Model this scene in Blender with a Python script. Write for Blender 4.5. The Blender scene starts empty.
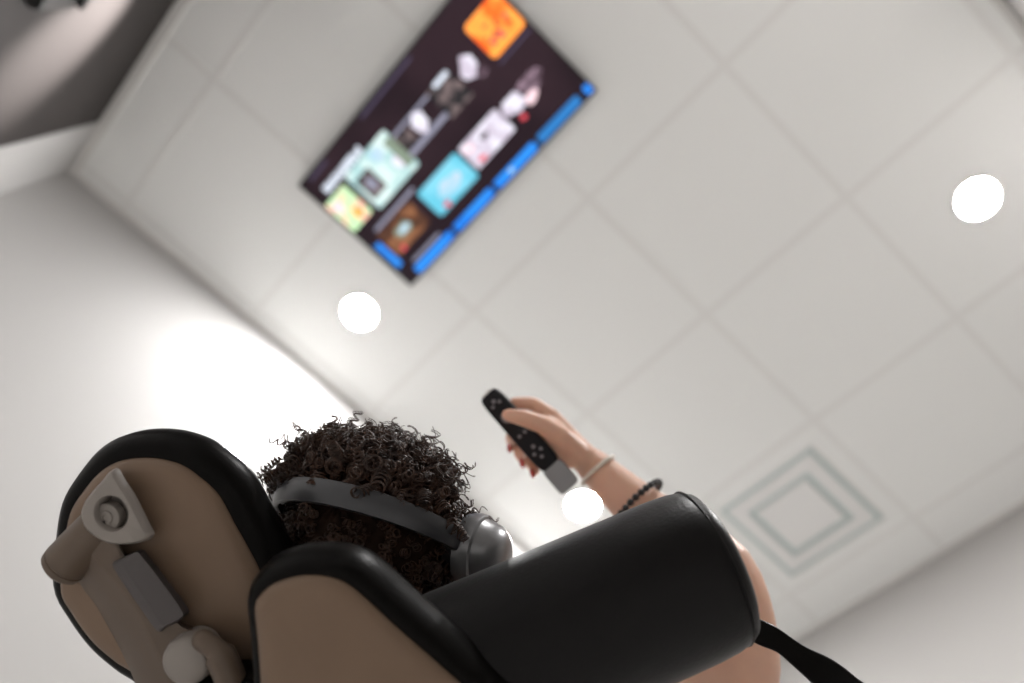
import bpy, bmesh, math, random
from mathutils import Vector, Matrix, Quaternion
V = Vector
sc = bpy.context.scene
col = sc.collection
random.seed(7)

# ------------------------------------------------------------------ layout
T = 0.6                      # ceiling tile size
CEIL = 2.9
F_PX = 770.0
CAM = V((1.11241, -0.41022, CEIL - 2.62424))
RX = V((0.676012, 0.727382, 0.117995))        # camera right / image-down / forward, in world axes
RY = V((-0.632868, 0.655117, -0.412674))
RZ = V((-0.377472, 0.204297, 0.903204))


def ray(px, py):
    return RX * ((px - 512) / F_PX) + RY * ((py - 341.5) / F_PX) + RZ


def at(px, py, z):
    return CAM + ray(px, py) * z


def camvec(x, y, z):
    return RX * x + RY * y + RZ * z


def on_plane(px, py, o, n):
    d = ray(px, py)
    return CAM + d * ((o - CAM).dot(n) / d.dot(n))


# chair frame: S towards the sitter's right, L towards the feet, N out of the upholstery
YAW, REC = math.radians(-45), math.radians(20)
FU = V((math.sin(YAW), math.cos(YAW), 0))
S = V((math.cos(YAW), -math.sin(YAW), 0))
UP = V((0, 0, 1))
L = FU * math.cos(REC) - UP * math.sin(REC)
N = FU * math.sin(REC) + UP * math.cos(REC)
OH = at(170, 550, .68)       # headrest origin


def ch(s, l, n):
    return OH + S * s + L * l + N * n


# ------------------------------------------------------------------ helpers
def mat(name, color, rough=.5, metal=0., spec=.5, sheen=0., coat=0., sss=0., noise=0., nscale=30., bump=0., bscale=200., color2=None, tint=None):
    m = bpy.data.materials.new(name)
    m.use_nodes = True
    nt = m.node_tree
    b = nt.nodes['Principled BSDF']
    b.inputs['Base Color'].default_value = (*color, 1)
    b.inputs['Roughness'].default_value = rough
    b.inputs['Metallic'].default_value = metal
    b.inputs['Specular IOR Level'].default_value = spec
    b.inputs['Sheen Weight'].default_value = sheen
    b.inputs['Coat Weight'].default_value = coat
    if sss:
        b.inputs['Subsurface Weight'].default_value = sss
        b.inputs['Subsurface Radius'].default_value = (.012, .005, .003)
        b.inputs['Subsurface Scale'].default_value = 1.
    tc = nt.nodes.new('ShaderNodeTexCoord')
    if noise or color2:
        n = nt.nodes.new('ShaderNodeTexNoise')
        n.inputs['Scale'].default_value = nscale
        n.inputs['Detail'].default_value = 4
        nt.links.new(tc.outputs['Object'], n.inputs['Vector'])
        r = nt.nodes.new('ShaderNodeValToRGB')
        c2 = color2 or tuple(c * (1 - noise) for c in color)
        r.color_ramp.elements[0].position = .35
        r.color_ramp.elements[1].position = .65
        r.color_ramp.elements[0].color = (*c2, 1)
        r.color_ramp.elements[1].color = (*color, 1)
        nt.links.new(n.outputs['Fac'], r.inputs['Fac'])
        nt.links.new(r.outputs['Color'], b.inputs['Base Color'])
    if bump:
        n = nt.nodes.new('ShaderNodeTexNoise')
        n.inputs['Scale'].default_value = bscale
        n.inputs['Detail'].default_value = 3
        nt.links.new(tc.outputs['Object'], n.inputs['Vector'])
        bp = nt.nodes.new('ShaderNodeBump')
        bp.inputs['Strength'].default_value = bump
        bp.inputs['Distance'].default_value = .002
        nt.links.new(n.outputs['Fac'], bp.inputs['Height'])
        nt.links.new(bp.outputs['Normal'], b.inputs['Normal'])
    return m


def emit(name, color, strength, color2=None, nscale=8., base=(.004, .004, .004), thresh=.5):
    m = mat(name, base, .45, spec=.12)
    nt = m.node_tree
    b = nt.nodes['Principled BSDF']
    b.inputs['Emission Color'].default_value = (*color, 1)
    b.inputs['Emission Strength'].default_value = strength
    if color2:
        tc = nt.nodes['Texture Coordinate']
        n = nt.nodes.new('ShaderNodeTexNoise')
        n.inputs['Scale'].default_value = nscale
        n.inputs['Detail'].default_value = 2
        nt.links.new(tc.outputs['Object'], n.inputs['Vector'])
        r = nt.nodes.new('ShaderNodeValToRGB')
        r.color_ramp.elements[0].position = thresh - .07
        r.color_ramp.elements[1].position = thresh + .07
        r.color_ramp.elements[0].color = (*color, 1)
        r.color_ramp.elements[1].color = (*color2, 1)
        nt.links.new(n.outputs['Fac'], r.inputs['Fac'])
        nt.links.new(r.outputs['Color'], b.inputs['Emission Color'])
    return m


class MB:
    def __init__(self):
        self.v, self.f, self.m = [], [], []

    def quadstrip(self, a, b, n, closed=True, mi=0):
        for i in range(n if closed else n - 1):
            j = (i + 1) % n
            self.f.append((a + i, a + j, b + j, b + i)); self.m.append(mi)

    def ring(self, pts):
        i = len(self.v); self.v += [tuple(p) for p in pts]; return i

    def cap(self, a, n, mi=0):
        self.f.append(tuple(range(a, a + n))); self.m.append(mi)

    def fan(self, a, n, c, mi=0):
        k = len(self.v); self.v.append(tuple(c))
        for i in range(n):
            self.f.append((a + i, a + (i + 1) % n, k)); self.m.append(mi)

    def loft(self, rings, close_start=True, close_end=True, mi=0):
        n = len(rings[0]); idx = [self.ring(r) for r in rings]
        for a, b in zip(idx, idx[1:]):
            self.quadstrip(a, b, n, True, mi)
        if close_start: self.fan(idx[0], n, sum((V(p) for p in rings[0]), V()) / n, mi)
        if close_end: self.fan(idx[-1], n, sum((V(p) for p in rings[-1]), V()) / n, mi)

    def box(self, o, x, y, z, mi=0):
        """o = centre; x, y, z = half-extent vectors"""
        i = len(self.v)
        for sz in (-1, 1):
            for sx, sy in ((-1, -1), (1, -1), (1, 1), (-1, 1)):
                self.v.append(tuple(o + x * sx + y * sy + z * sz))
        for q in ((0, 3, 2, 1), (4, 5, 6, 7), (0, 1, 5, 4), (1, 2, 6, 5), (2, 3, 7, 6), (3, 0, 4, 7)):
            self.f.append(tuple(i + k for k in q)); self.m.append(mi)

    def aabox(self, x0, x1, y0, y1, z0, z1, mi=0):
        self.box(V(((x0 + x1) / 2, (y0 + y1) / 2, (z0 + z1) / 2)), V(((x1 - x0) / 2, 0, 0)), V((0, (y1 - y0) / 2, 0)), V((0, 0, (z1 - z0) / 2)), mi)

    def tube(self, pts, rad, segs=12, caps='round', mi=0, flat=None):
        """tapered tube along pts; rad a number or a list; flat=(vector, factor) squashes along a vector"""
        pts = [V(p) for p in pts]
        if not isinstance(rad, (list, tuple)): rad = [rad] * len(pts)
        n = len(pts)
        tang = []
        for i in range(n):
            t = pts[min(i + 1, n - 1)] - pts[max(i - 1, 0)]
            tang.append(t.normalized())
        u = tang[0].orthogonal().normalized()
        rings = []

        def circ(c, r, uu, ww):
            out = []
            for k in range(segs):
                a = 2 * math.pi * k / segs
                d = (uu * math.cos(a) + ww * math.sin(a)) * r
                if flat: d -= flat[0] * d.dot(flat[0]) * (1 - flat[1])
                out.append(c + d)
            return out
        frames = []
        for i in range(n):
            u = (u - tang[i] * u.dot(tang[i]))
            u = u.normalized() if u.length > 1e-6 else tang[i].orthogonal().normalized()
            frames.append((u.copy(), tang[i].cross(u)))
        if caps == 'round':
            for th in (80, 55, 28):
                t = math.radians(th)
                rings.append(circ(pts[0] - tang[0] * rad[0] * math.sin(t), rad[0] * math.cos(t), *frames[0]))
        for i in range(n):
            rings.append(circ(pts[i], rad[i], *frames[i]))
        if caps == 'round':
            for th in (28, 55, 80):
                t = math.radians(th)
                rings.append(circ(pts[-1] + tang[-1] * rad[-1] * math.sin(t), rad[-1] * math.cos(t), *frames[-1]))
        self.loft(rings, caps != 'none', caps != 'none', mi)

    def ellipsoid(self, c, ax, nu=24, nv=14, mi=0):
        """ax = three half-axis vectors"""
        rings = []
        for i in range(1, nv):
            t = math.pi * i / nv
            rings.append([c + ax[2] * math.cos(t) + (ax[0] * math.cos(2 * math.pi * k / nu) + ax[1] * math.sin(2 * math.pi * k / nu)) * math.sin(t) for k in range(nu)])
        a = len(self.v)
        self.loft(rings, False, False, mi)
        self.fan(a, nu, c + ax[2], mi)
        self.fan(a + nu * (nv - 2), nu, c - ax[2], mi)

    def lathe(self, o, axis, prof, segs=40, mi=0):
        """prof = [(radius, height)], closed with fans"""
        u = axis.orthogonal().normalized(); w = axis.cross(u)
        rings = [[o + axis * h + (u * math.cos(2 * math.pi * k / segs) + w * math.sin(2 * math.pi * k / segs)) * r for k in range(segs)] for r, h in prof]
        self.loft(rings, True, True, mi)

    def annulus(self, o, axis, prof, segs=48, mi=0):
        """closed ring profile swept round the axis"""
        u = axis.orthogonal().normalized(); w = axis.cross(u)
        rings = [[o + axis * h + (u * math.cos(2 * math.pi * k / segs) + w * math.sin(2 * math.pi * k / segs)) * r for k in range(segs)] for r, h in prof]
        idx = [self.ring(r) for r in rings]
        for a, b in zip(idx, idx[1:] + idx[:1]):
            self.quadstrip(a, b, segs, True, mi)

    def build(self, name, mats, parent=None, angle=38, smooth=True, origin=None):
        me = bpy.data.meshes.new(name)
        o0 = V(origin) if origin is not None else V()
        me.from_pydata([tuple(V(p) - o0) for p in self.v] if origin is not None else self.v, [], self.f)
        if not isinstance(mats, (list, tuple)): mats = [mats]
        for m in mats: me.materials.append(m)
        for p, mi in zip(me.polygons, self.m): p.material_index = mi
        finish(me, angle, smooth)
        ob = bpy.data.objects.new(name, me)
        col.objects.link(ob)
        if origin is not None: ob.location = o0
        if parent is not None:
            ob.parent = parent
            ob.matrix_parent_inverse = Matrix.Translation(parent.location).inverted() if origin is None else Matrix()
            if origin is not None: ob.location = o0 - parent.location
        return ob


def finish(me, angle=38, smooth=True):
    bm = bmesh.new(); bm.from_mesh(me)
    bmesh.ops.recalc_face_normals(bm, faces=bm.faces)
    if smooth:
        lim = math.radians(angle)
        for f in bm.faces: f.smooth = True
        for e in bm.edges:
            e.smooth = not (len(e.link_faces) == 2 and e.calc_face_angle(0) > lim)
    bm.to_mesh(me); bm.free()


def spline(pts, n, closed=True):
    """Catmull-Rom through 2-D or 3-D points, resampled evenly to n points"""
    P = [V(p) for p in pts]; k = len(P)
    fine = []
    rng = range(k) if closed else range(k - 1)
    for i in rng:
        if closed: a, b, c, d = P[i - 1], P[i], P[(i + 1) % k], P[(i + 2) % k]
        else: a, b, c, d = P[max(i - 1, 0)], P[i], P[i + 1], P[min(i + 2, k - 1)]
        for j in range(16):
            t = j / 16
            fine.append(.5 * ((2 * b) + (c - a) * t + (2 * a - 5 * b + 4 * c - d) * t * t + (3 * b - a - 3 * c + d) * t ** 3))
    if not closed: fine.append(P[-1].copy())
    pts2 = fine + [fine[0]] if closed else fine
    acc = [0.]
    for a, b in zip(pts2, pts2[1:]): acc.append(acc[-1] + (b - a).length)
    out, j = [], 0
    m = n if closed else n - 1
    for i in range(n):
        t = acc[-1] * i / m
        while j < len(acc) - 2 and acc[j + 1] < t: j += 1
        s = (t - acc[j]) / max(acc[j + 1] - acc[j], 1e-9)
        out.append(pts2[j].lerp(pts2[j + 1], min(s, 1)))
    return out


def inset2(pts, d):
    """offset a closed 2-D outline inwards by d"""
    n = len(pts)
    area = sum(pts[i].x * pts[(i + 1) % n].y - pts[(i + 1) % n].x * pts[i].y for i in range(n))
    sg = 1 if area > 0 else -1
    out = []
    for i in range(n):
        t = (pts[(i + 1) % n] - pts[i - 1]).normalized()
        out.append(pts[i] + V((-t.y, t.x)) * d * sg)
    return out


def plane2(pxs, o):
    """pixels of the photograph -> (S, L) coordinates on the plane through o with normal N"""
    out = []
    for p in pxs:
        w = on_plane(p[0], p[1], o, N) - o
        out.append(V((w.dot(S), w.dot(L))))
    return out


def slab(name, out2, o, sections, mats, parent, dome0=0., dome1=0., n=110, angle=38):
    """solid from a 2-D outline: sections = [(height along N, inset)], ends domed"""
    pts = spline(out2, n)
    c2 = sum(pts, V((0, 0))) / n

    def lift(ps, h): return [o + S * p.x + L * p.y + N * h for p in ps]
    rings = []
    h0, i0 = sections[0]
    base0 = inset2(pts, i0)
    for k in (.1, .35, .6, .8, .93):
        rings.append(lift([c2 + (p - c2) * k for p in base0], h0 + dome0 * (1 - k * k)))
    for h, i in sections: rings.append(lift(inset2(pts, i), h))
    h1, i1 = sections[-1]
    base1 = inset2(pts, i1)
    for k in (.93, .8, .6, .35, .1):
        rings.append(lift([c2 + (p - c2) * k for p in base1], h1 + dome1 * (1 - k * k)))
    mb = MB(); mb.loft(rings)
    return mb.build(name, mats, parent, angle)


def tag(o, label=None, cat=None, group=None, kind=None):
    if label: o['label'] = label
    if cat: o['category'] = cat
    if group: o['group'] = group
    if kind: o['kind'] = kind
    return o


def empty(name, loc, label, cat, group=None):
    o = bpy.data.objects.new(name, None)
    o.empty_display_size = .05
    col.objects.link(o); o.location = loc
    return tag(o, label, cat, group)


def baked(mb, name, mats, parent, voxel, smooth=3, fac=.5):
    """fuse the overlapping closed pieces of mb into one continuous surface"""
    tmp = mb.build(name + '_raw', mats)
    r = tmp.modifiers.new('r', 'REMESH'); r.mode = 'VOXEL'; r.voxel_size = voxel; r.use_smooth_shade = True
    s = tmp.modifiers.new('s', 'SMOOTH'); s.factor = fac; s.iterations = smooth
    dg = bpy.context.evaluated_depsgraph_get(); dg.update()
    me = bpy.data.meshes.new_from_object(tmp.evaluated_get(dg))
    old = tmp.data
    bpy.data.objects.remove(tmp); bpy.data.meshes.remove(old)
    me.name = name
    me.materials.clear()
    for m in (mats if isinstance(mats, (list, tuple)) else [mats]): me.materials.append(m)
    for p in me.polygons: p.use_smooth = True; p.material_index = 0
    ob = bpy.data.objects.new(name, me); col.objects.link(ob)
    if parent is not None:
        ob.parent = parent; ob.matrix_parent_inverse = Matrix.Translation(parent.location).inverted()
    return ob


# ------------------------------------------------------------------ materials
M_ceil = mat('ceiling_tile_white', (.85, .858, .845), .9, spec=.2, bump=.15, bscale=250)
M_grid = mat('ceiling_grid_paint', (.80, .80, .785), .7, spec=.3)
M_angle = mat('wall_angle_paint', (.72, .71, .69), .7, spec=.3)
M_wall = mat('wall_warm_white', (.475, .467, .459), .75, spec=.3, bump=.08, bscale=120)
M_wall_r = mat('wall_white', (.84, .83, .82), .75, spec=.3, bump=.08, bscale=120)
M_wall_d = mat('wall_taupe_grey', (.30, .287, .278), .75, spec=.3, bump=.08, bscale=120)
M_wall_g = mat('wall_pale_taupe', (.455, .443, .432), .75, spec=.3, bump=.08, bscale=120)
M_dark = mat('wall_dark_taupe', (.042, .036, .0345), .6, spec=.25, bump=.05, bscale=150)
M_floor = mat('floor_pale_vinyl', (.75, .738, .722), .5, noise=.2, nscale=6)  # unseen floor, kept near white to bounce light up to the ceiling
M_white = mat('white_enamel', (.80, .80, .79), .4)
M_box = mat('box_taupe_grey', (.055, .05, .048), .5)
M_gap = mat('vent_throat_grey_green', (.52, .61, .595), .7)
M_black = mat('black_leather', (.0035, .003, .0027), .36, spec=.055, bump=.12, bscale=380)
M_bolst = mat('black_velour', (.005, .0044, .0044), .40, spec=.10, sheen=.07, bump=.15, bscale=300)
M_shell = mat('beige_plastic_shell', (.152, .102, .069), .45, spec=.2, noise=.06, nscale=15)
M_arm = mat('taupe_plastic', (.088, .062, .044), .42, spec=.3)
M_arm2 = mat('pale_greige_plastic', (.19, .168, .15), .4, spec=.35)
M_pad = mat('grey_brown_rubber', (.042, .034, .033), .55)
M_pin = mat('dark_pin', (.01, .01, .01), .5)
M_metal = mat('brushed_metal', (.45, .45, .45), .35, metal=1.)
M_skin = mat('skin', (.64, .385, .28), .5, spec=.35, sss=.35, noise=.08, nscale=25)
M_nail = mat('red_nail_polish', (.42, .035, .02), .25, coat=.5)
M_hair = mat('dark_brown_hair', (.052, .023, .012), .42, spec=.35, noise=.6, nscale=60)
M_hair0 = mat('dark_hair_mass', (.022, .011, .007), .85, spec=.1, noise=.6, nscale=90)
M_top = mat('charcoal_cotton', (.05, .05, .055), .85, sheen=.2)
M_trous = mat('dark_denim', (.03, .035, .05), .85)
M_shoe = mat('white_canvas', (.6, .58, .55), .8)
M_band = mat('graphite_plastic', (.033, .033, .036), .36, metal=.2)
M_cup = mat('silver_grey_plastic', (.21, .21, .215), .32, metal=.55, noise=.2, nscale=40)
M_cush = mat('black_foam_leather', (.012, .012, .012), .5)
M_remote = mat('black_plastic', (.008, .008, .010), .35, spec=.2)
M_rback = mat('grey_translucent_plastic', (.24, .25, .26), .35)
M_butt = mat('grey_rubber_button', (.16, .15, .16), .5)
M_tip = mat('pale_tip_highlight', (.7, .68, .65), .25)  # colour of the painted highlight on the remote
M_silic = mat('pale_silicone', (.62, .56, .48), .5)
M_bead = mat('black_lava_bead', (.010, .009, .009), .5)
M_bezel = mat('tv_bezel_black', (.008, .008, .010), .3)
M_led = emit('led_diffuser', (1., .988, .978), 300., base=(.8, .8, .8))

# ------------------------------------------------------------------ room
XL, XR, Y0, Y1 = -1.10 * T, 3.11 * T, -2.36 * T, 3.35 * T
TH = .1


def struct(name, mb, m):
    return tag(mb.build(name, m), kind='structure')


mb = MB(); mb.aabox(XL - TH, XR + TH, Y0 - TH, Y1 + TH, -TH, 0); struct('floor', mb, M_floor)
mb = MB(); mb.aabox(XL - TH, XR + TH, Y0 - TH, Y1 + TH, CEIL, CEIL + TH); struct('ceiling', mb, M_ceil)
mb = MB(); mb.aabox(XL - TH, XL, Y0 - TH, Y1 + TH, 0, CEIL); struct('wall_left', mb, M_wall)
mb = MB(); mb.aabox(XR, XR + TH, Y0 - TH, Y1 + TH, 0, CEIL); struct('wall_right', mb, M_wall_d)
mb = MB(); mb.aabox(XL, XR, Y1, Y1 + TH, 0, CEIL); struct('wall_front', mb, M_wall_g)
# end wall: a white return by the corner, dark taupe above, unseen lower part made white to bounce light
mb = MB(); mb.aabox(XL, -.415, Y0 - TH, Y0 - .010, 0, CEIL); struct('wall_back_return', mb, M_wall)
mb = MB(); mb.aabox(-.415, XR, Y0 - TH, Y0 - .012, 1.75, CEIL); struct('wall_back_dark', mb, M_dark)
mb = MB(); mb.aabox(-.415, XR, Y0 - TH, Y0 - .011, 0, 1.75); struct('wall_back_lower', mb, M_wall_r)
# lay-in grid (24 mm bars) and the angle round the walls
k = 1
for u in range(-2, 4):
    mb = MB(); y = u * T; mb.aabox(XL, XR, y - .012, y + .012, CEIL - .0025, CEIL); struct('trim_%d' % k, mb, M_grid); k += 1
for v in range(-1, 4):
    mb = MB(); x = v * T; mb.aabox(x - .012, x + .012, Y0, Y1, CEIL - .0027, CEIL); struct('trim_%d' % k, mb, M_grid); k += 1
for x0, x1, y0, y1 in ((XL, XL + .022, Y0 - .012, Y1), (XR - .022, XR, Y0, Y1), (XL, XR, Y0 - .012, Y0 + .022), (XL, XR, Y1 - .022, Y1)):
    mb = MB(); mb.aabox(x0, x1, y0, y1, CEIL - (.008 if x1 - x0 < .1 else .0088), CEIL); struct('trim_%d' % k, mb, M_angle); k += 1
for nm, b in (('left', (XL, XL + .012, Y0, Y1)), ('right', (XR - .012, XR, Y0, Y1)), ('front', (XL, XR, Y1 - .012, Y1)), ('back', (XL, XR, Y0 - .012, Y0 + .004))):
    mb = MB(); mb.aabox(*b, 0, .1); struct('baseboard_' + nm, mb, M_white)

# ------------------------------------------------------------------ recessed lights
LIGHTS = [(-.5, -.5, 'round recessed ceiling light near the white wall, beside the television corner'),
          (1.5, -.5, 'round recessed ceiling light low behind the remote control and bolster'),
          (1.5, 2.5, 'round recessed ceiling light alone in a tile far from the television'),
          (-.5, 2.5, 'round recessed ceiling light beyond the orange end of the television')]
R = .063
for i, (u, v, lab) in enumerate(LIGHTS):
    o = V(((v - .028) * T, (u - .010) * T, CEIL))
    e = empty('recessed_light', o, lab, 'ceiling light', 'round recessed ceiling lights')
    mb = MB(); mb.annulus(o, V((0, 0, -1)), [(R + .012, 0), (R + .012, .002), (R + .006, .005), (R, .004), (R, 0)])
    mb.build('trim_ring', M_white, e)
    mb = MB(); mb.lathe(o, V((0, 0, -1)), [(R, .0005), (R - .001, .003), (R * .5, .0036), (.01, .0038)])
    mb.build('diffuser', M_led, e)

# ------------------------------------------------------------------ air vent in its tile
vu0, vu1, vv0, vv1 = 2.13 * T, 2.87 * T, .135 * T, .855 * T
vo = V(((vv0 + vv1) / 2, (vu0 + vu1) / 2, CEIL))
vent = empty('air_vent', vo, 'square white ceiling air vent with nested frames, set into a tile', 'air vent')


def sqring(prof, name, m, parent):
    """square ring swept from a closed profile of (half size, drop)"""
    mb = MB()
    idx = [mb.ring([vo + V((sx * h, sy * h, -d)) for sx, sy in ((-1, -1), (1, -1), (1, 1), (-1, 1))]) for h, d in prof]
    for a, b in zip(idx, idx[1:] + idx[:1]): mb.quadstrip(a, b, 4)
    return mb.build(name, m, parent, smooth=False)


H = (vv1 - vv0) / 2 + .012
mb = MB(); mb.box(vo + V((0, 0, -.002)), V((H - .004, 0, 0)), V((0, H - .004, 0)), V((0, 0, .0015))); mb.build('throat', M_gap, vent, smooth=False)
sqring([(H + .002, 0), (H + .002, .006), (H - .006, .010), (H - .006, 0)], 'frame', M_white, vent)
sqring([(H - .026, .005), (H - .026, .012), (H - .082, .016), (H - .082, .006)], 'cone', M_white, vent)
mb = MB()
h2 = H - .106
mb.loft([[vo + V((sx * q, sy * q, -d)) for sx, sy in ((-1, -1), (1, -1), (1, 1), (-1, 1))] for q, d in ((h2, .004), (h2, .012), (h2 - .006, .017))])
mb.build('centre_plate', M_white, vent, smooth=False)

# ------------------------------------------------------------------ television
ZT = CEIL - .035
c_tl = on_plane(297, 187, V((0, 0, ZT)), UP); c_bl = on_plane(414, 283, V((0, 0, ZT)), UP); c_br = on_plane(596, 89, V((0, 0, ZT)), UP)
tv_w = c_br.x - c_bl.x; tv_h = (c_bl.y - c_tl.y)
tvo = V((c_tl.x * .7 + c_bl.x * .3, c_tl.y, ZT)); tv_w = c_br.x - tvo.x; tv_h = c_bl.y - c_tl.y
tv = empty('television', V((tvo.x + tv_w / 2, tvo.y + tv_h / 2, CEIL)), 'flat television mounted on the ceiling showing a streaming menu', 'television')


def tp(x, y, d=0.):
    return V((tvo.x + x * tv_w, tvo.y + y * tv_h, ZT - d))


mb = MB(); mb.aabox(tvo.x + .004, tvo.x + tv_w - .004, tvo.y + .004, tvo.y + tv_h - .004, ZT + .001, ZT + .026); mb.build('body', M_bezel, tv, smooth=False)
mb = MB(); mb.aabox(tvo.x + tv_w * .3, tvo.x + tv_w * .7, tvo.y + tv_h * .3, tvo.y + tv_h * .7, ZT + .026, CEIL); mb.build('ceiling_mount', M_bezel, tv, smooth=False)
mb = MB()
bz = .008
for x0, x1, y0, y1 in ((0, tv_w, 0, bz), (0, tv_w, tv_h - bz, tv_h), (0, bz, bz, tv_h - bz), (tv_w - bz, tv_w, bz, tv_h - bz)):
    mb.aabox(tvo.x + x0, tvo.x + x1, tvo.y + y0, tvo.y + y1, ZT - .003, ZT + .003)
mb.build('bezel', M_bezel, tv, smooth=False)
SM = []


def sm(*a, **k):
    SM.append(emit('screen_%d' % len(SM), *a, **k)); return len(SM) - 1


ES = .82
s_bg = sm((.012, .006, .009), ES, color2=(.020, .010, .014), nscale=3)
s_txt = sm((.55, .60, .68), ES)
s_green = sm((.42, .62, .36), ES, color2=(.75, .42, .32), nscale=22, thresh=.55)
s_pink = sm((.72, .52, .56), ES)
s_mint = sm((.30, .47, .47), ES, color2=(.50, .62, .60), nscale=14)
s_blk = sm((.012, .012, .014), ES, color2=(.12, .09, .09), nscale=30)
s_grey = sm((.20, .20, .26), ES)
s_white = sm((.62, .60, .68), ES, color2=(.45, .40, .48), nscale=25)
s_or = sm((.86, .12, .015), ES, color2=(.95, .30, .05), nscale=12, thresh=.45)
s_br = sm((.20, .085, .04), ES, color2=(.06, .025, .015), nscale=15)
s_teal = sm((.10, .40, .52), ES, color2=(.16, .46, .58), nscale=10)
s_pale = sm((.40, .48, .56), ES, color2=(.28, .46, .56), nscale=25)
s_red = sm((.55, .06, .08), ES)
s_pur = sm((.22, .15, .19), ES, color2=(.05, .03, .04), nscale=24)
s_blue = sm((.012, .15, .58), ES, color2=(.02, .20, .66), nscale=9)
s_blue2 = sm((.02, .14, .38), ES)
s_dim = sm((.05, .04, .07), ES)
s_olive = sm((.16, .20, .15), ES)
mb = MB()
lay = [0.]


def rect(x0, x1, y0, y1, mi, rr=0.):
    lay[0] += .00004
    d = .0006 + lay[0]
    if rr:
        pts = []
        for cx, cy, a0 in ((x1 - rr, y0 + rr * 1.78, -90), (x1 - rr, y1 - rr * 1.78, 0), (x0 + rr, y1 - rr * 1.78, 90), (x0 + rr, y0 + rr * 1.78, 180)):
            for q in range(5):
                a = math.radians(a0 + 22.5 * q); pts.append(tp(cx + rr * math.cos(a), cy + rr * 1.78 * math.sin(a), d))
    else:
        pts = [tp(x0, y0, d), tp(x1, y0, d), tp(x1, y1, d), tp(x0, y1, d)]
    i = mb.ring(pts); mb.cap(i, len(pts), mi)


def blob(cx, cy, rx, ry, mi, n=12, j=.25):
    lay[0] += .00004
    pts = [tp(cx + rx * math.cos(2 * math.pi * q / n) * (1 + random.uniform(-j, j)), cy + ry * math.sin(2 * math.pi * q / n) * (1 + random.uniform(-j, j)), .0006 + lay[0]) for q in range(n)]
    i = mb.ring(pts); mb.cap(i, n, mi)


rect(0.005, .995, .01, .99, s_bg)
rect(.36, .64, .03, .05, s_dim); rect(.05, .15, .03, .05, s_dim)
x = .056                                                     # heading: a line of small unreadable letters
while x < .27:
    w = random.uniform(.008, .016)
    rect(x, x + w, .128 if random.random() < .5 else .136, .183, s_txt); x += w + .0025
rect(0.006, .125, .215, .475, s_green, .008); blob(.045, .29, .022, .05, s_pink); blob(.085, .40, .02, .04, s_or, j=.4)
rect(.150, .385, .19, .50, s_mint, .008); rect(.165, .24, .265, .435, s_blk); blob(.205, .35, .02, .05, s_grey)
blob(.34, .39, .022, .05, s_white); blob(.30, .26, .03, .05, s_pale); rect(.345, .385, .24, .46, s_olive)
rect(.385, .59, .255, .275, s_grey); rect(.385, .60, .405, .44, s_grey); rect(.39, .45, .29, .39, s_blk); blob(.495, .335, .035, .06, s_white)
rect(.585, .70, .25, .47, s_blk); rect(.62, .69, .245, .275, s_txt)
blob(.755, .34, .035, .07, s_white); blob(.775, .41, .02, .035, s_pur)
rect(.832, .988, .17, .43, s_or, .016)
for q in range(16): blob(random.uniform(.86, .96), random.uniform(.25, .38), random.uniform(.005, .012), random.uniform(.008, .018), random.choice((s_br, s_red, s_br)), j=.5)
rect(.835, .985, .46, .475, s_dim)
rect(.075, .30, .560, .585, s_grey)
rect(.062, .25, .60, .80, s_br, .008); blob(.155, .70, .045, .045, s_olive); blob(.16, .70, .03, .02, s_pale); blob(.10, .785, .012, .02, s_red)
rect(.292, .505, .615, .83, s_teal, .012); blob(.40, .73, .06, .055, s_pale); blob(.345, .80, .014, .022, s_red)
rect(.52, .715, .62, .80, s_white, .008); blob(.62, .685, .02, .018, s_blk); blob(.56, .77, .02, .02, s_red); blob(.55, .67, .02, .03, s_pink)
blob(.77, .69, .05, .06, s_white); blob(.86, .67, .055, .06, s_pur); blob(.83, .74, .03, .03, s_pink); blob(.765, .785, .012, .018, s_red)
rect(.02, .032, .63, .86, s_blue2); rect(.025, .05, .64, .85, s_blue)
rect(.085, .24, .885, .905, s_grey)
for x0, x1, mi in ((.065, .275, s_blue), (.295, .50, s_blue), (.52, .725, s_blue), (.745, .94, s_blue2), (.968, .994, s_blue)):
    rect(x0, x1, .925, .985, mi, .006)
blob(.60, .955, .012, .014, s_pale)
mb.build('screen', SM, tv, smooth=False)

# ------------------------------------------------------------------ small box on the dark wall, and an added unseen spot that makes its pool of light
bx = empty('wall_box', V((.19, Y0, CEIL - .67)), 'small grey box with darker top and bottom, high on the dark wall', 'wall box')
mb = MB(); mb.aabox(.125, .28, Y0 - .012, Y0 + .012, CEIL - .735, CEIL - .585); mb.build('housing', M_box, bx, smooth=False)
for z0, z1 in ((CEIL - .585, CEIL - .57), (CEIL - .75, CEIL - .735)):
    mb = MB(); mb.aabox(.140, .282, Y0 - .012, Y0 + .03, z0, z1); mb.build('dark_rail', M_pin, bx, smooth=False)
spo = V((.62, Y0 + .42, CEIL))
e = empty('added_spotlight', spo, 'unseen lamp added to make the pool of light on the dark wall', 'added_spotlight')
aim = (V((.03, Y0, CEIL - .47)) - (spo - V((0, 0, .07)))).normalized()
mb = MB(); mb.lathe(spo, V((0, 0, -1)), [(.035, 0), (.035, .012), (.012, .014), (.012, .03)]); mb.build('base', M_white, e)
mb = MB(); mb.lathe(spo - V((0, 0, .05)) - aim * .03, aim, [(.01, 0), (.028, .01), (.034, .075), (.028, .075), (.02, .03)]); mb.build('head', M_white, e)
ld = bpy.data.lights.new('added_spot_lamp', 'SPOT'); ld.energy = 250; ld.spot_size = math.radians(28); ld.spot_blend = 1.; ld.shadow_soft_size = .02; ld.color = (1, .98, .96)
lo = bpy.data.objects.new('added_spot_lamp', ld); col.objects.link(lo)
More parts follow.
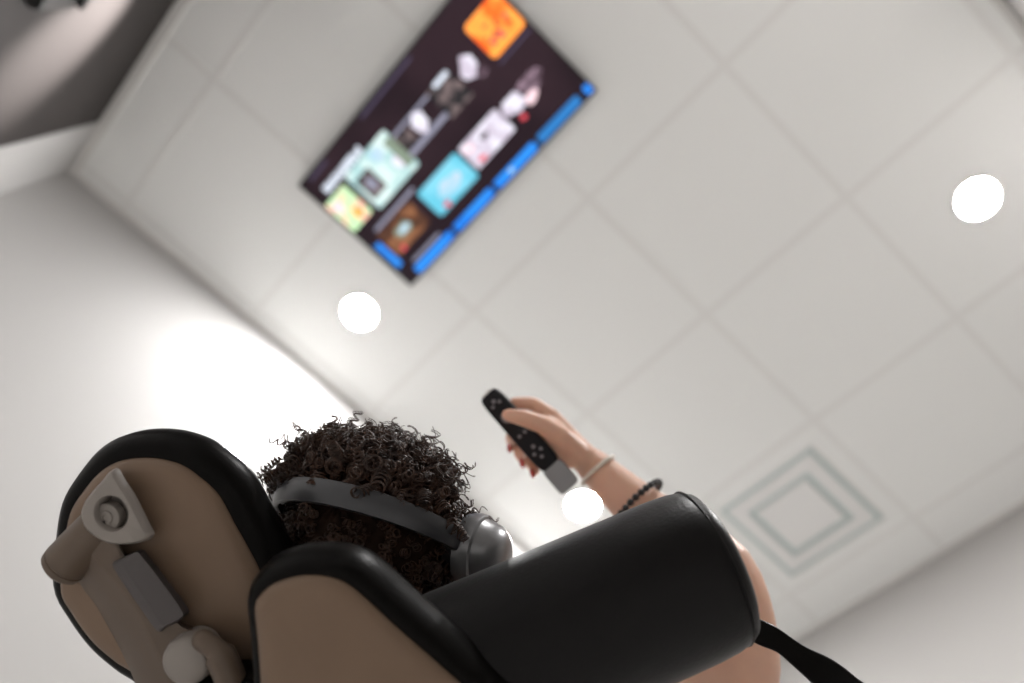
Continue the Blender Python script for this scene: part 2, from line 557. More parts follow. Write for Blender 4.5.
lo.location = spo - V((0, 0, .05)) + aim * .06 - spo; lo.rotation_euler = aim.to_track_quat('-Z', 'Y').to_euler(); lo.parent = e

# ------------------------------------------------------------------ reclining chair
chair = empty('reclining_chair', V((ch(.15, .6, 0).x, ch(.15, .6, 0).y, 0)), 'reclining treatment chair with beige plastic back shells and black upholstery', 'chair')
head_px = [(63, 588), (66, 545), (72, 512), (86, 489), (103, 470), (124, 460), (153, 458), (180, 464), (200, 477), (219, 495), (235, 524), (248, 547), (262, 575), (274, 615), (266, 660), (230, 695), (180, 698), (132, 669), (119, 661), (95, 640), (74, 611)]
h2d = plane2(head_px, OH)
slab('headrest_shell', h2d, OH, [(-.013, .020), (-.0115, .010), (-.008, .004), (-.003, .0006), (.0, 0), (.006, 0)], M_shell, chair, dome0=-.006)
slab('headrest', h2d, OH, [(.0, -.001), (.002, -.009), (.008, -.016), (.018, -.0205), (.03, -.0205), (.042, -.016), (.051, -.006), (.055, .008)], M_black, chair, dome1=-.012)
# right-hand shoulder wing
OW = at(330, 600, .575)
wing_px = [(256, 607), (259, 597), (273, 584), (298, 576), (323, 576), (344, 582), (364, 597), (393, 624), (426, 653), (460, 683), (520, 736), (600, 806), (640, 860), (600, 900), (480, 910), (340, 900), (280, 860), (268, 790), (264, 730), (262, 683), (259, 640)]
w2d = plane2(wing_px, OW)
slab('wing_shell', w2d, OW, [(-.012, .018), (-.0105, .009), (-.007, .003), (-.003, .0006), (.0, 0), (.006, 0)], M_shell, chair, dome0=-.004, n=140)
slab('shoulder_wing', w2d, OW, [(.0, -.001), (.002, -.006), (.008, -.0105), (.018, -.0140), (.032, -.0150), (.044, -.011), (.051, -.002), (.054, .008)], M_black, chair, dome1=.0, n=140)
# main backrest, seat and leg rest (mostly below the frame)
b2d = [V(p) for p in ((.04, .10), (.12, .085), (.26, .10), (.34, .17), (.38, .30), (.39, .6), (.37, .78), (.15, .80), (.0, .78), (-.02, .6), (-.01, .30), (.01, .17))]
slab('backrest', b2d, OH - N * .055, [(.0, .012), (.004, .002), (.012, 0), (.038, 0), (.048, .004), (.053, .014)], M_black, chair)
slab('backrest_shell', [p * .9 + V((.02, .06)) for p in b2d], OH - N * .075, [(.0, .02), (.004, .006), (.010, 0), (.03, 0)], M_shell, chair)
HIP = ch(.15, .80, 0.0)


def cushion(name, c, x, y, z, m):
    mb = MB(); rings = []
    for h, i in ((-1, .93), (-.8, .985), (-.3, 1), (.3, 1), (.8, .985), (1, .93)):
        rings.append([c + x * math.copysign(abs(math.cos(a)) ** .35, math.cos(a)) * i + y * math.copysign(abs(math.sin(a)) ** .35, math.sin(a)) * i + z * h for a in [2 * math.pi * k / 64 for k in range(64)]])
    mb.loft(rings); return mb.build(name, m, chair)


SD = (FU + UP * .10).normalized(); SN = (UP - FU * .10).normalized()
cushion('seat', HIP + SD * .23 - SN * .02, S * .26, SD * .24, SN * .05, M_black)
LEGD = (FU * .42 - UP * .9).normalized(); LEGN = (FU * .9 + UP * .42).normalized()
cushion('leg_rest', HIP + SD * .47 + LEGD * .22 - LEGN * .05, S * .22, LEGD * .19, LEGN * .04, M_black)
pb = V((chair.location.x - .06, chair.location.y + .06, 0))
mb = MB(); mb.lathe(pb, UP, [(.02, 0), (.30, 0), (.30, .02), (.27, .045), (.10, .06), (.085, .08), (.085, .40), (.02, .40)]); mb.build('pedestal', M_arm, chair)
mb = MB(); mb.box(pb + V((0, 0, .435)), S * .16, FU * .22, UP * .045); mb.build('seat_carriage', M_arm, chair, smooth=False)


def two_outline(name, base, top, h0, h1, m, n=96, round_=.004, back=.0):
    """solid between two matched outlines on planes h0 and h1 (heights along N from the headrest plane)"""
    def lift(pxs, h):
        o = OH + N * h
        return [on_plane(p[0], p[1], o, N) for p in pxs]
    B = spline(lift(base, h0), n); Tp = spline(lift(top, h1), n)
    c = sum(Tp, V()) / n
    rings = [[p + N * (back) for p in B], B]
    for t, r in ((.5, .35), (.8, .72), (.94, .9), (1., .985)):
        rings.append([b.lerp(q, r) * 1. + N * ((h1 - h0) * (t - r)) for b, q in zip(B, Tp)])
    rings.append([c + (q - c) * .96 for q in Tp])
    mb = MB(); mb.loft(rings); return mb.build(name, m, chair)


arm_b = [(70, 562), (72, 540), (84, 520), (100, 512), (114, 524), (122, 546), (142, 571), (165, 599), (186, 622), (209, 628), (223, 644), (235, 665), (245, 700), (247, 740), (152, 740), (141, 700), (132, 675), (124, 658), (108, 631), (94, 607), (82, 590)]
arm_t = [(86, 546), (86, 535), (92, 522), (101, 518), (110, 528), (118, 550), (138, 575), (160, 603), (182, 627), (205, 634), (217, 648), (228, 668), (237, 702), (239, 740), (190, 740), (178, 702), (168, 672), (157, 648), (136, 608), (116, 580), (98, 560)]
two_outline('hinge_arm', arm_b, arm_t, -.012, -.034, M_arm, back=.008, n=130)
mb = MB()
ba, bb_ = on_plane(112, 516, OH - N * .018, N), on_plane(68, 561, OH - N * .022, N)
bd = (bb_ - ba).normalized()
mb.lathe(ba, bd, [(.004, 0), (.019, .001), (.0195, .004), (.0200, (bb_ - ba).length - .004), (.0200, (bb_ - ba).length + .001), (.0188, (bb_ - ba).length + .002), (.0198, (bb_ - ba).length + .003), (.0190, (bb_ - ba).length + .008), (.015, (bb_ - ba).length + .0115), (.006, (bb_ - ba).length + .013)], segs=48)
mb.build('hinge_barrel', M_arm, chair)
# hinge bracket with its round recess
br_px = [(111, 470), (120, 483), (130, 498), (138, 514), (145, 528), (149, 538), (137, 545), (112, 546), (96, 540), (84, 530), (79, 517), (82, 504), (91, 491), (101, 480)]
HB = -.040
ob_ = OH + N * HB
hc = on_plane(111.3, 513.6, ob_, N); hr = (on_plane(127.6, 513.6, ob_, N) - hc).length
P = spline([on_plane(p[0], p[1], ob_, N) for p in br_px], 72)
P0 = spline([on_plane(p[0] + (111 - p[0]) * .04, p[1] + (515 - p[1]) * .04, OH - N * .008, N) for p in br_px], 72)
bc = sum(P, V()) / 72
ang = [math.atan2((p - hc).dot(L), (p - hc).dot(S)) for p in P]
circ = lambda r, h: [hc + S * math.cos(a) * r + L * math.sin(a) * r + N * h for a in ang]
mb = MB()
mb.loft([P0, [p + N * .008 for p in P], [p + (hc - p) * .02 + N * .004 for p in P], [p + (hc - p) * .06 + N * .001 for p in P], [p + (hc - p) * .12 - N * .0005 for p in P],
         circ(hr * 1.08, -.0005), circ(hr, .001), circ(hr * .98, .017)])
mb.build('hinge_bracket', M_arm2, chair)
mb = MB(); mb.lathe(on_plane(109.5, 516, OH + N * (HB + .010), N), -N, [(hr * .82, -.004), (hr * .82, .003), (hr * .77, .004), (hr * .40, .0042), (hr * .38, .0052), (hr * .22, .0052), (hr * .20, .0042), (.001, .0042)])
mb.build('pivot_disc', M_arm2, chair)
mb = MB(); mb.lathe(on_plane(104.3, 522.3, OH + N * (HB + .0060), N), -N, [(.0019, 0), (.0019, .0012), (.0003, .0014)], segs=16); mb.build('pin', M_pin, chair)
# release pad and knob on the arm
pad_b = [(112, 566), (117, 560), (126, 556), (137, 553), (142, 558), (160, 581), (183, 612), (180, 620), (172, 625), (166, 627), (162, 632), (155, 630), (140, 609), (124, 586)]
pad_t = [(121, 561), (124, 558), (130, 555), (137, 552), (142, 557), (161, 581), (182, 611), (180, 618), (173, 622), (168, 624), (164, 626), (160, 621), (148, 603), (134, 582)]
two_outline('release_pad', pad_b, pad_t, -.032, -.043, M_pad, back=.008)
kc = on_plane(197, 652, OH + N * -.03, N); kr = (on_plane(220, 652, OH + N * -.03, N) - kc).length
mb = MB(); mb.lathe(kc + N * .01, -N, [(kr * .9, 0), (kr * .9, .012), (kr, .014), (kr, .024), (kr * .94, .029), (kr * .8, .0315), (kr * .3, .033)]); mb.build('knob', M_arm2, chair)
mb = MB(); mb.tube(spline([on_plane(p[0], p[1], OH + N * -.046, N) for p in ((203, 640), (218, 652), (229, 675), (236, 705), (240, 735))], 20, False), [.009] * 4 + [.0125] * 16, 20)
mb.build('lever', M_arm, chair)
mb = MB(); mb.tube([on_plane(200, 720, OH - N * .035, N), ch(.10, .30, -.075)], .022, 20); mb.build('arm_mount', M_arm, chair)

# ------------------------------------------------------------------ bolster cushion with its strap
bR, bL = at(727, 560, .69), at(470, 671, .655)
ax = (bL - bR).normalized()
br = .0735
view = (bR - CAM).normalized()
prof = [(.2, .001), (.55, .002), (.78, .0045), (.90, .009), (.955, .016), (.985, .028), (1., .045), (1.005, .10), (1., .20), (.995, .26), (.97, .285), (.85, .300), (.5, .307), (.1, .309)]
uu = (-view - ax * (-view).dot(ax)).normalized(); ww = ax.cross(uu)
mb = MB()
rings = []
for r, h in prof:
    ring = []
    for k in range(72):
        a = 2 * math.pi * k / 72
        wob = 1 + .008 * math.sin(3 * a + 9 * h) + .006 * math.sin(5 * a - 14 * h)
        ring.append(bR + ax * h + (uu * math.cos(a) + ww * math.sin(a)) * br * r * wob)
    rings.append(ring)
mb.loft(rings)
bol = empty('bolster_cushion', (bR + bL) / 2, 'round black bolster cushion with a strap hanging from its end, by the raised arm', 'cushion')
mb.build('cushion_body', M_bolst, bol, angle=60)
mb = MB()
pip = [bR + ax * .017 + (uu * math.cos(2 * math.pi * k / 64) + ww * math.sin(2 * math.pi * k / 64)) * br * .957 for k in range(65)]
mb.tube(pip, .0012, 8, 'none'); mb.build('piping', M_bolst, bol)
sp = [at(749, 628, .70), at(762, 633, .695), at(780, 642, .69), at(800, 657, .69), at(822, 672, .69), at(850, 692, .69), at(900, 730, .69), at(960, 780, .70)]
pts = spline(sp, 60, False)
vv = view
mb = MB(); rings = []
for i, p in enumerate(pts):
    t = (pts[min(i + 1, 59)] - pts[max(i - 1, 0)]).normalized()
    s_ = t.cross(vv).normalized(); d_ = s_.cross(t)
    f_ = i / 59
    hw = .0095 - .002 * math.exp(-((f_ - .12) / .06) ** 2) + .006 * min(1, f_ * 2.) + .0012 * math.sin(f_ * 24); th = .003
    tw = .45 * math.sin(f_ * 7)
    a_ = s_ * math.cos(tw) + d_ * math.sin(tw); b_ = d_ * math.cos(tw) - s_ * math.sin(tw)
    rings.append([p + a_ * hw * c1 + b_ * th * c2 for c1, c2 in ((-1, -.5), (-.9, -1), (.9, -1), (1, -.5), (1, .5), (.9, 1), (-.9, 1), (-1, .5))])
mb.loft(rings); mb.build('strap', M_black, bol)

# ------------------------------------------------------------------ person
HC = at(380, 531, .81)
E = camvec(.93, .10, -.33).normalized()
Kc = camvec(-.08, -.56, -.81); Kc = (Kc - E * Kc.dot(E)).normalized()
Fc = Kc.cross(E).normalized()


def hd(e, f, k): return HC + E * e + Fc * f + Kc * k


person = empty('person', ch(.15, .75, .1), 'person with dark curly hair lying back in the chair, raising a remote', 'person')
mb = MB()
# head
mb.ellipsoid(hd(0, -.005, .012), (E * .074, Fc * .092, Kc * .083), 40, 24)
mb.ellipsoid(hd(0, .03, -.045), (E * .058, Fc * .062, Kc * .075), 36, 20)
mb.ellipsoid(hd(0, .062, -.105), (E * .024, Fc * .022, Kc * .018), 20, 12)
mb.tube([hd(0, .088, -.005), hd(0, .100, -.028), hd(0, .108, -.040)], [.007, .009, .010], 14)
for sg in (-1, 1):
    mb.ellipsoid(hd(sg * .010, .098, -.042), (E * .007, Fc * .007, Kc * .006), 14, 8)
    mb.ellipsoid(hd(sg * .030, .084, -.002), (E * .015, Fc * .008, Kc * .008), 18, 10)
    mb.tube([hd(sg * .014, .091, .014), hd(sg * .030, .090, .018), hd(sg * .046, .080, .014)], [.005, .006, .004], 10)
    mb.ellipsoid(hd(sg * .076, -.008, -.02), (E * .008, Fc * .017, Kc * .030), 18, 12)
mb.tube([hd(-.022, .086, -.070), hd(-.008, .095, -.067), hd(.008, .095, -.067), hd(.022, .086, -.070)], [.003, .0055, .0055, .003], 10)
mb.tube([hd(-.020, .085, -.076), hd(0, .093, -.078), hd(.020, .085, -.076)], [.003, .007, .003], 10)
# neck and torso
nb = ch(.185, .20, .112)
mb.tube([hd(0, -.012, -.055), nb * .5 + hd(0, -.01, -.09) * .5, nb, ch(.19, .25, .10)], [.056, .053, .062, .07], 28)


def tor(l, n, hw, ht, s=.19, k=48, e=.75):
    return [ch(s, l, n) + S * hw * math.copysign(abs(math.cos(a)) ** e, math.cos(a)) + N * ht * math.copysign(abs(math.sin(a)) ** e, math.sin(a)) for a in [2 * math.pi * q / k for q in range(k)]]


torso = [(.185, .10, .075, .05), (.21, .10, .125, .065), (.25, .10, .165, .085), (.32, .103, .168, .10), (.42, .104, .155, .104), (.52, .10, .138, .095), (.60, .098, .142, .095), (.70, .10, .172, .105), (.78, .10, .178, .105), (.86, .10, .15, .09), (.90, .10, .09, .05)]
mb.loft([tor(*t) for t in torso])
# right arm, raised
sh = ch(.385, .255, .11)
elb = at(724, 584, .945)
wri = at(592, 465, 1.06)
um = at(727, 650, .915); ul = at(703, 716, .87)
f1 = elb.lerp(wri, .22) + camvec(.004, -.004, 0)
arm_path = spline([ch(.30, .25, .10), sh, ul, um, elb, f1, elb.lerp(wri, .6), wri], 40, False)
acc = [0.]
for p, q in zip(arm_path, arm_path[1:]): acc.append(acc[-1] + (q - p).length)
kn_d = [0.] + [acc[min(range(40), key=lambda i: (arm_path[i] - p).length)] for p in (sh, ul, um, elb, f1, elb.lerp(wri, .6))] + [acc[-1]]
kn_r_ = [.065, .063, .065, .062, .047, .0435, .034, .0235]


def radius_at(d):
    for i in range(7):
        if d <= kn_d[i + 1]:
            t = (d - kn_d[i]) / max(kn_d[i + 1] - kn_d[i], 1e-6); return kn_r_[i] * (1 - t) + kn_r_[i + 1] * t
    return kn_r_[-1]


mb.tube(arm_path, [radius_at(d) for d in acc], 32)
# left arm along the body
shl = ch(.005, .255, .105); ell = ch(-.06, .52, .10); wrl = ch(.03, .72, .20)
mb.tube([ch(.08, .245, .10), shl, shl.lerp(ell, .5), ell], [.065, .060, .048, .040], 28)
mb.tube([ell, ell.lerp(wrl, .3), ell.lerp(wrl, .7), wrl], [.040, .041, .032, .027], 28)
hl = (wrl - ell).normalized()
mb.tube([wrl, wrl + hl * .04, wrl + hl * .085], [.026, .034, .034], 20, flat=(N, .5))
for q in range(4):
    b0 = wrl + hl * .085 + S * (-.026 + .017 * q); ln = (.062, .072, .068, .052)[q]
    mb.tube([b0, b0 + hl * ln * .5 - N * .002, b0 + hl * ln - N * .014], [.0088, .0085, .0072], 12)
mb.tube([wrl + hl * .03 + S * .02, wrl + hl * .06 + S * .05, wrl + hl * .09 + S * .055], [.012, .0105, .008], 12)
# legs
for sg in (-1, 1):
    hp = ch(.19 + sg * .085, .80, .10)
    kn = hp + FU * .42 + UP * .035 + S * sg * .01
    an = kn + LEGD * .40
    mb.tube([hp, hp.lerp(kn, .4), kn], [.086, .075, .056], 28)
    mb.tube([kn, kn.lerp(an, .3), an], [.056, .054, .036], 28)
    toe = (FU * .9 + UP * .5).normalized()
    mb.tube([an + LEGD * .04 - toe * .03, an + LEGD * .05 + toe * .06, an + LEGD * .055 + toe * .15], [.036, .038, .03], 20)
# right hand holding the remote: fingers behind it, thumb across its face
kn_i, kn_m, kn_r, kn_p = at(550, 416, 1.060), at(549, 425, 1.078), at(551, 436, 1.092), at(556, 448, 1.100)
palm = wri.lerp((kn_i + kn_p) / 2, .55)
for kn, rr in ((kn_i, .0125), (kn_m, .0125), (kn_r, .012), (kn_p, .0115)):
    mb.tube([wri, wri.lerp(kn, .5), kn], [.020, .0155, rr], 18)
th0 = wri.lerp(kn_i, .30) + camvec(-.004, .004, -.006)
TH_ = [th0, at(561, 437, 1.030), at(541, 424, 1.018), at(523, 418, 1.014), at(508, 415, 1.016)]
mb.tube([wri, TH_[0], TH_[1]], [.02, .019, .0155], 18)
mb.tube(TH_[1:], [.0145, .0125, .0112, .0085], 18)
FI = [kn_i, at(535, 405, 1.068), at(525, 403, 1.064), at(515, 403, 1.056)]
FM = [kn_m, at(527, 420, 1.092), at(512, 435, 1.082), at(513, 446, 1.060)]
FR = [kn_r, at(533, 434, 1.104), at(519, 450, 1.092), at(524.5, 461, 1.068)]
FP = [kn_p, at(543, 448, 1.106), at(530, 461, 1.092), at(535, 471, 1.072)]
for fp, r in ((FI, .0105), (FM, .0098), (FR, .0093), (FP, .0083)):
    mb.tube(spline(fp, 10, False), [r * (1.12 - .035 * q) for q in range(10)], 14)
mb.ellipsoid(at(553, 430, 1.048), (camvec(.020, .016, .0), camvec(-.010, .012, .004), camvec(0, 0, .014)), 20, 12)
mb.ellipsoid(at(556, 448, 1.046), (camvec(.026, .026, .0), camvec(-.012, .012, .004), camvec(0, 0, .016)), 20, 12)
body = baked(mb, 'body', M_skin, person, .0028, 4, .5)
# nails
view_h = (at(530, 440, 1.05) - CAM).normalized()
for fp in (FM, FR, FP):
    tip, d = fp[-1], (fp[-1] - fp[-2]).normalized()
    nn = camvec(-.75, .1, -.3); nn = (nn - d * nn.dot(d)).normalized()
    mb = MB(); mb.ellipsoid(tip + nn * .0052 + d * .004, (d * .0095, nn.cross(d) * .0058, nn * .0035), 16, 10); mb.build('fingernail', M_nail, person)
for sg in (-1, 1):
    mb = MB(); mb.ellipsoid(hd(sg * .030, .086, -.003), (E * .0105, Fc * .0075, Kc * .0042), 16, 10); mb.build('eye', M_white, person)
# clothes
mb = MB()
mb.loft([tor(l, n, hw + .007, ht + .007) for l, n, hw, ht in torso[2:9]])
for a_, b_, r0, r1 in ((ch(.29, .26, .10), sh.lerp(ul, .35), .072, .070), (ch(.08, .26, .10), shl.lerp(ell, .35), .072, .062)):
    mb.tube([a_, a_.lerp(b_, .5), b_], [r0, r0, r1], 24)
baked(mb, 'shirt', M_top, person, .007, 4)
mb = MB()
mb.loft([tor(l, n, hw + .010, ht + .010) for l, n, hw, ht in torso[7:]])
for sg in (-1, 1):
    hp = ch(.19 + sg * .085, .80, .10); kn = hp + FU * .42 + UP * .035 + S * sg * .01; an = kn + LEGD * .36
    mb.tube([hp, hp.lerp(kn, .4), kn], [.094, .084, .066], 24); mb.tube([kn, kn.lerp(an, .3), an], [.066, .062, .048], 24)
baked(mb, 'trousers', M_trous, person, .008, 4)
toe = (FU * .9 + UP * .5).normalized()
for sg in (-1, 1):
    hp = ch(.19 + sg * .085, .80, .10); an = hp + FU * .42 + UP * .035 + S * sg * .01 + LEGD * .40
    mb = MB(); mb.tube([an + LEGD * .042 - toe * .035, an + LEGD * .052 + toe * .06, an + LEGD * .058 + toe * .155], [.044, .045, .037], 24); mb.build('shoe', M_shoe, person)

# headphones geometry frame (band plane tipped a little towards the back of the head)
tipb = math.radians(6)
Kb = (Kc * math.cos(tipb) - Fc * math.sin(tipb)).normalized()
Fb = (Fc * math.cos(tipb) + Kc * math.sin(tipb)).normalized()


def hb(e, f, k): return HC + E * e + Fb * f + Kb * k


# hair: a dense mass with hundreds of separate ringlets
def hair_r(d):
    """distance of the hair mass from the head centre along direction d = (e, f, k) in the band frame"""
    e, f, k = d
    r = 1 / math.sqrt((e / .098) ** 2 + (f / (.083 if f > 0 else .106)) ** 2 + (k / .112) ** 2)
    puff = .016 * max(0, min(1, (-e - .25) / .4)) * max(0, min(1, (f + .1) / .2)) + .010 * max(0, min(1, (f - .10) / .3)) * max(0, min(1, (k + .2) / .4))
    press = -.003 * math.exp(-((f + .02) / .16) ** 2)
    return r + puff + press


def hairy(d):
    e, f, k = d
    if f > .35 and k < .34 * (1 + .0 * e) - .05: return False
    if k < -.62: return False
    return not (f > .05 and k < -.12)


mb = MB()
NU, NV = 96, 60
grid = []
for i in range(NV + 1):
    t = math.pi * .5 * 1.42 * i / NV
    row = []
    for j in range(NU):
        p = 2 * math.pi * j / NU
        e, f, k = math.sin(t) * math.cos(p), math.sin(t) * math.sin(p), math.cos(t)
        r = hair_r((e, f, k)) - .009
        r += .0035 * math.sin(17 * p + 9 * t) * math.sin(13 * t + 2 * p) + random.uniform(-.0012, .0012)
        if f > .2 and k < .40: r = min(r, .072 + .03 * max(0, (k + .2)))
        elif f > 0 and k < -.05: r = min(r, .078)
        row.append(hb(e * r, f * r, k * r))
    grid.append(row)
idx = [mb.ring(r) for r in grid[1:]]
for a, b in zip(idx, idx[1:]): mb.quadstrip(a, b, NU)
mb.fan(idx[0], NU, grid[0][0]); mb.fan(idx[-1], NU, hb(0, -.01, -.05))
hair = mb.build('hair', M_hair0, person, angle=180)
mb = MB()


def rv(): return V((random.gauss(0, 1), random.gauss(0, 1), random.gauss(0, 1)))


def curl(root, axis, u, r0, length, turns, tr, ph, bend, grow=.25):
    w = axis.cross(u)
    nseg = max(8, int(turns * 12))
    pts = []
    for i in range(nseg + 1):
        t = i / nseg
        a = ph + 2 * math.pi * turns * t
        rr = r0 * (.5 + .5 * min(1, t * 3)) * (1 - grow * t)
        pts.append(root + axis * length * t + bend * t * t + (u * math.cos(a) + w * math.sin(a)) * rr)
    mb.tube(pts, [tr * (1 - .5 * (i / nseg) ** 2) for i in range(nseg + 1)], 4, 'flat')


cnt = 0
while cnt < 1560:
    z = random.uniform(-.7, 1); p = random.uniform(0, 2 * math.pi); q = math.sqrt(1 - z * z)
    d = (q * math.cos(p), q * math.sin(p), z)
    if not hairy(d): continue
    front = d[1] > .13
    fly = cnt > 1260
    if fly and d[1] < .35: continue
    if -.15 < d[1] < .12 and d[2] > -.3 and random.random() < .97: continue
    r = hair_r(d) - random.uniform(.004, .016)
    root = hb(d[0] * r, d[1] * r, d[2] * r)
    out = (E * d[0] + Fb * d[1] + Kb * d[2])
    over = front and d[1] < .30 and d[2] > -.2 and random.random() < .55
    axis = (out * .75 + rv() * .6).normalized()
    if over:
        root += out * .010; axis = (-Fb * .9 + out * .35 + rv() * .3).normalized()
    if front:
        ln = random.uniform(.012, .028); rad = random.choice((random.uniform(.0035, .0065), random.uniform(.0035, .0065), random.uniform(.006, .0095)))
    else:
        ln = random.uniform(.008, .018); rad = random.uniform(.003, .0055)
    if fly: ln = random.uniform(.014, .026); rad = random.uniform(.0045, .0075)
    turns = random.uniform(1.8, 3.4) if fly else ln / random.uniform(.0036, .0066)
    bend = rv() * ln * .22
    u = axis.orthogonal().normalized(); u = (u * math.cos(cnt) + axis.cross(u) * math.sin(cnt))
    ph0 = random.uniform(0, 6)
    for s_ in range(random.choice((1, 2)) if fly else random.choice((2, 3, 3, 4)) if front else 2):
        curl(root + rv() * .0005, axis, u, rad * random.uniform(.9, 1.08), ln * random.uniform(.9, 1.1), turns, random.uniform(.00055, .00095), ph0 + s_ * random.uniform(.06, .18), bend)
    cnt += 1
cu = mb.build('curls', M_hair, hair, angle=180)
cu.parent = hair; cu.matrix_parent_inverse = hair.matrix_parent_inverse.copy() if False else Matrix()
cu.matrix_parent_inverse = (Matrix.Translation(person.location) @ hair.matrix_parent_inverse).inverted()

# ------------------------------------------------------------------ headphones
hp_ = empty('headphones', hb(0, 0, .12), 'grey over-ear headphones worn over the dark curly hair', 'headphones')
mb = MB(); rings = []
A_E, A_K = .106, .120
NA = 72
for i in range(NA + 1):
    a = math.radians(4 + 172 * i / NA)
    c = hb(A_E * math.cos(a), 0, A_K * math.sin(a))
    nrm = (E * math.cos(a) / A_E + Kb * math.sin(a) / A_K).normalized()
    wd = .0108 + .0015 * math.sin(a)
    rings.append([c + Fb * wd * q + nrm * h for q, h in ((-1, -.001), (-.92, .0022), (-.4, .0042), (.4, .0042), (.92, .0022), (1, -.001), (.9, -.0035), (-.9, -.0035))])
mb.loft(rings); mb.build('headband', M_band, hp_, angle=50)
mb = MB(); rings = []
for i in range(NA + 1):
    a = math.radians(40 + 100 * i / NA)
    c = hb((A_E - .0065) * math.cos(a), 0, (A_K - .0065) * math.sin(a))
    nrm = (E * math.cos(a) / A_E + Kb * math.sin(a) / A_K).normalized()
    rings.append([c + Fb * .0095 * math.cos(t) + nrm * .0045 * math.sin(t) for t in [2 * math.pi * q / 12 for q in range(12)]])
mb.loft(rings); mb.build('band_padding', M_cush, hp_, angle=60)
for sg in (1, -1):
    cc = hb(sg * .100, .0, -.010)
    axs = E * sg
    prof_c = [(.02, -.004), (.041, -.003), (.043, .007), (.042, .014), (.0395, .0155), (.0385, .0155), (.037, .019), (.034, .028), (.027, .036), (.016, .0405), (.003, .042)]
    mb = MB()
    u_, w_ = Fb, Kb
    rings = [[cc + axs * h + (u_ * math.cos(2 * math.pi * k / 48) * .92 + w_ * math.sin(2 * math.pi * k / 48) * 1.12) * r for k in range(48)] for r, h in prof_c]
    mb.loft(rings); mb.build('ear_cup', M_cup, hp_)
    mb = MB()
    rings = [[cc + axs * h + (u_ * math.cos(2 * math.pi * k / 48) * .92 + w_ * math.sin(2 * math.pi * k / 48) * 1.12) * r for k in range(48)] for r, h in ((.020, -.019), (.030, -.020), (.036, -.014), (.036, -.006), (.030, -.003), (.020, -.003))]
    mb.loft(rings); mb.build('ear_cushion', M_cush, hp_)
    mb = MB()
    mb.tube(spline([hb(sg * .105, 0, .024), hb(sg * .110, 0, .014), hb(sg * .1125, 0, .004)], 14, False), [.0135] * 9 + [.012, .011, .010, .009, .008], 20, flat=(E, .4))
    mb.build('yoke', M_cup, hp_)

# ------------------------------------------------------------------ remote control
rt, rb = at(486.5, 392, 1.050), at(571, 488, 1.024)
rax = (rt - rb).normalized()
rn = -(((rt + rb) / 2 - CAM).normalized()); rn = (rn - rax * rn.dot(rax)).normalized()
rn = (rn + rax.cross(rn) * -.18).normalized()
rs = rax.cross(rn).normalized()
rem = empty('remote_control', (rt + rb) / 2, 'slim black remote control held in the raised hand', 'remote control')


def rbox(name, a, b, w, t, m, off=0., parent=rem, rr=.3):
    mb = MB(); rings = []
    c0 = rb.lerp(rt, a); c1 = rb.lerp(rt, b)
    n = 40
    mid_, hl_ = (c0 + c1) / 2 + rn * off, (c1 - c0).length / 2
    for h, i in ((-1, .86), (-.75, .97), (-.3, 1), (.4, 1), (.8, .96), (1, .88)):
        ring = []
        for k in range(n):
            an_ = 2 * math.pi * k / n
            cx = math.copysign(abs(math.cos(an_)) ** .3, math.cos(an_)); cy = math.copysign(abs(math.sin(an_)) ** .3, math.sin(an_))
            ring.append(mid_ + rax * cx * (hl_ - w * .5 * (1 - i)) + rs * cy * w * .5 * i + rn * h * t * .5)
        rings.append(ring)
    mb.loft(rings); return mb.build(name, m, parent)


rbox('body_shell',   .22, .985, .0325, .015, M_remote)
rbox('battery_cover', 0., .24, .0315, .0135, M_rback)
rbox('lens', .975, 1.0, .018, .010, M_tip)  # pale end piece stands in for a white highlight on the tip
for a, ox, r in ((.90, 0, .0030), (.87, .006, .0024), (.87, -.006, .0024), (.43, 0, .003), (.38, .006, .0026), (.38, -.006, .0026), (.33, 0, .0026), (.56, .005, .0026), (.56, -.005, .0026)):
    mb = MB(); mb.lathe(rb.lerp(rt, a) + rs * ox + rn * .0070, rn, [(r, 0), (r, .0012), (r * .7, .0016)], segs=16); mb.build('button', M_butt, rem)
mb = MB(); mb.annulus(rb.lerp(rt, .74) + rn * .0070, rn, [(.0085, 0), (.0085, .0014), (.0055, .0014), (.0055, 0)], segs=32); mb.build('navigation_ring', M_butt, rem)

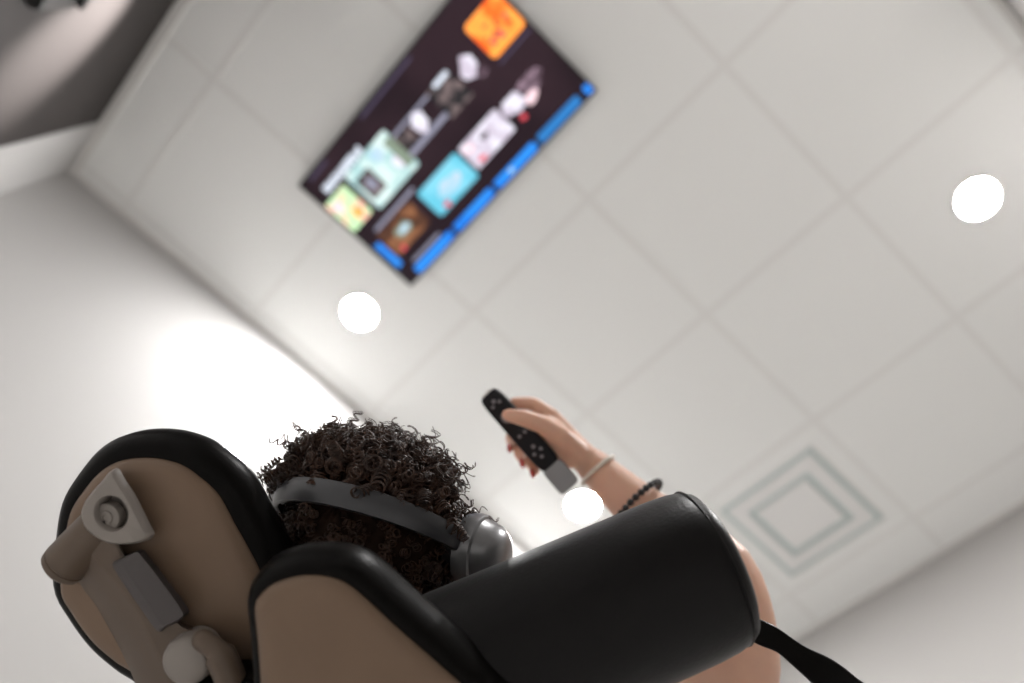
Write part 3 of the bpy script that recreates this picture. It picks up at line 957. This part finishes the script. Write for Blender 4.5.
# ------------------------------------------------------------------ bracelets
fd = (elb - wri).normalized()


def loop(t, r, k, n, tilt=.25):
    c = wri.lerp(elb, t)
    u = (camvec(0, 0, -1) - fd * camvec(0, 0, -1).dot(fd)).normalized(); w = fd.cross(u)
    a = 2 * math.pi * k / n
    return c + (u * math.cos(a) + w * math.sin(a)) * r + fd * r * tilt * math.cos(a + .6)


mb = MB(); mb.tube([loop(.05, .0275, k, 48) for k in range(49)], .0030, 10, 'none')
w1 = mb.build('bracelet', M_silic, origin=wri.lerp(elb, .05))
tag(w1, 'thin pale cord bracelet around the raised wrist', 'bracelet')
bb = empty('bracelet', wri.lerp(elb, .365), 'black bead bracelet on the forearm, lower than the pale band', 'bracelet')
NB = 28
BR_ = .0425
mb = MB(); mb.tube([loop(.365, BR_, k, 48, .1) for k in range(49)], .001, 6, 'none'); mb.build('cord', M_bead, bb)
for k in range(NB):
    c = loop(.365, BR_, k, NB, .1)
    mb = MB(); mb.ellipsoid(c, (V((.0048, 0, 0)), V((0, .0048, 0)), V((0, 0, .0048))), 12, 8); mb.build('bead', M_bead, bb)

# ------------------------------------------------------------------ camera, world, view
cd = bpy.data.cameras.new('camera'); cam = bpy.data.objects.new('camera', cd); col.objects.link(cam)
cam.matrix_world = Matrix((RX, -RY, -RZ)).transposed().to_4x4()
cam.location = CAM
cd.sensor_width = 36; cd.lens = F_PX / 1024 * 36
cd.clip_start = .02
cd.dof.use_dof = True; cd.dof.focus_distance = .74; cd.dof.aperture_fstop = 2.05
sc.camera = cam
w = bpy.data.worlds.new('world'); sc.world = w; w.use_nodes = True
w.node_tree.nodes['Background'].inputs[0].default_value = (.9, .95, 1, 1)
w.node_tree.nodes['Background'].inputs[1].default_value = .2
vs = sc.view_settings
vs.view_transform = 'Standard'; vs.look = 'None'; vs.gamma = 1; vs.use_curve_mapping = False
vs.exposure = 1.1
cy = sc.cycles
cy.use_denoising = True
cy.max_bounces = 10; cy.diffuse_bounces = 8
cy.sample_clamp_indirect = 8
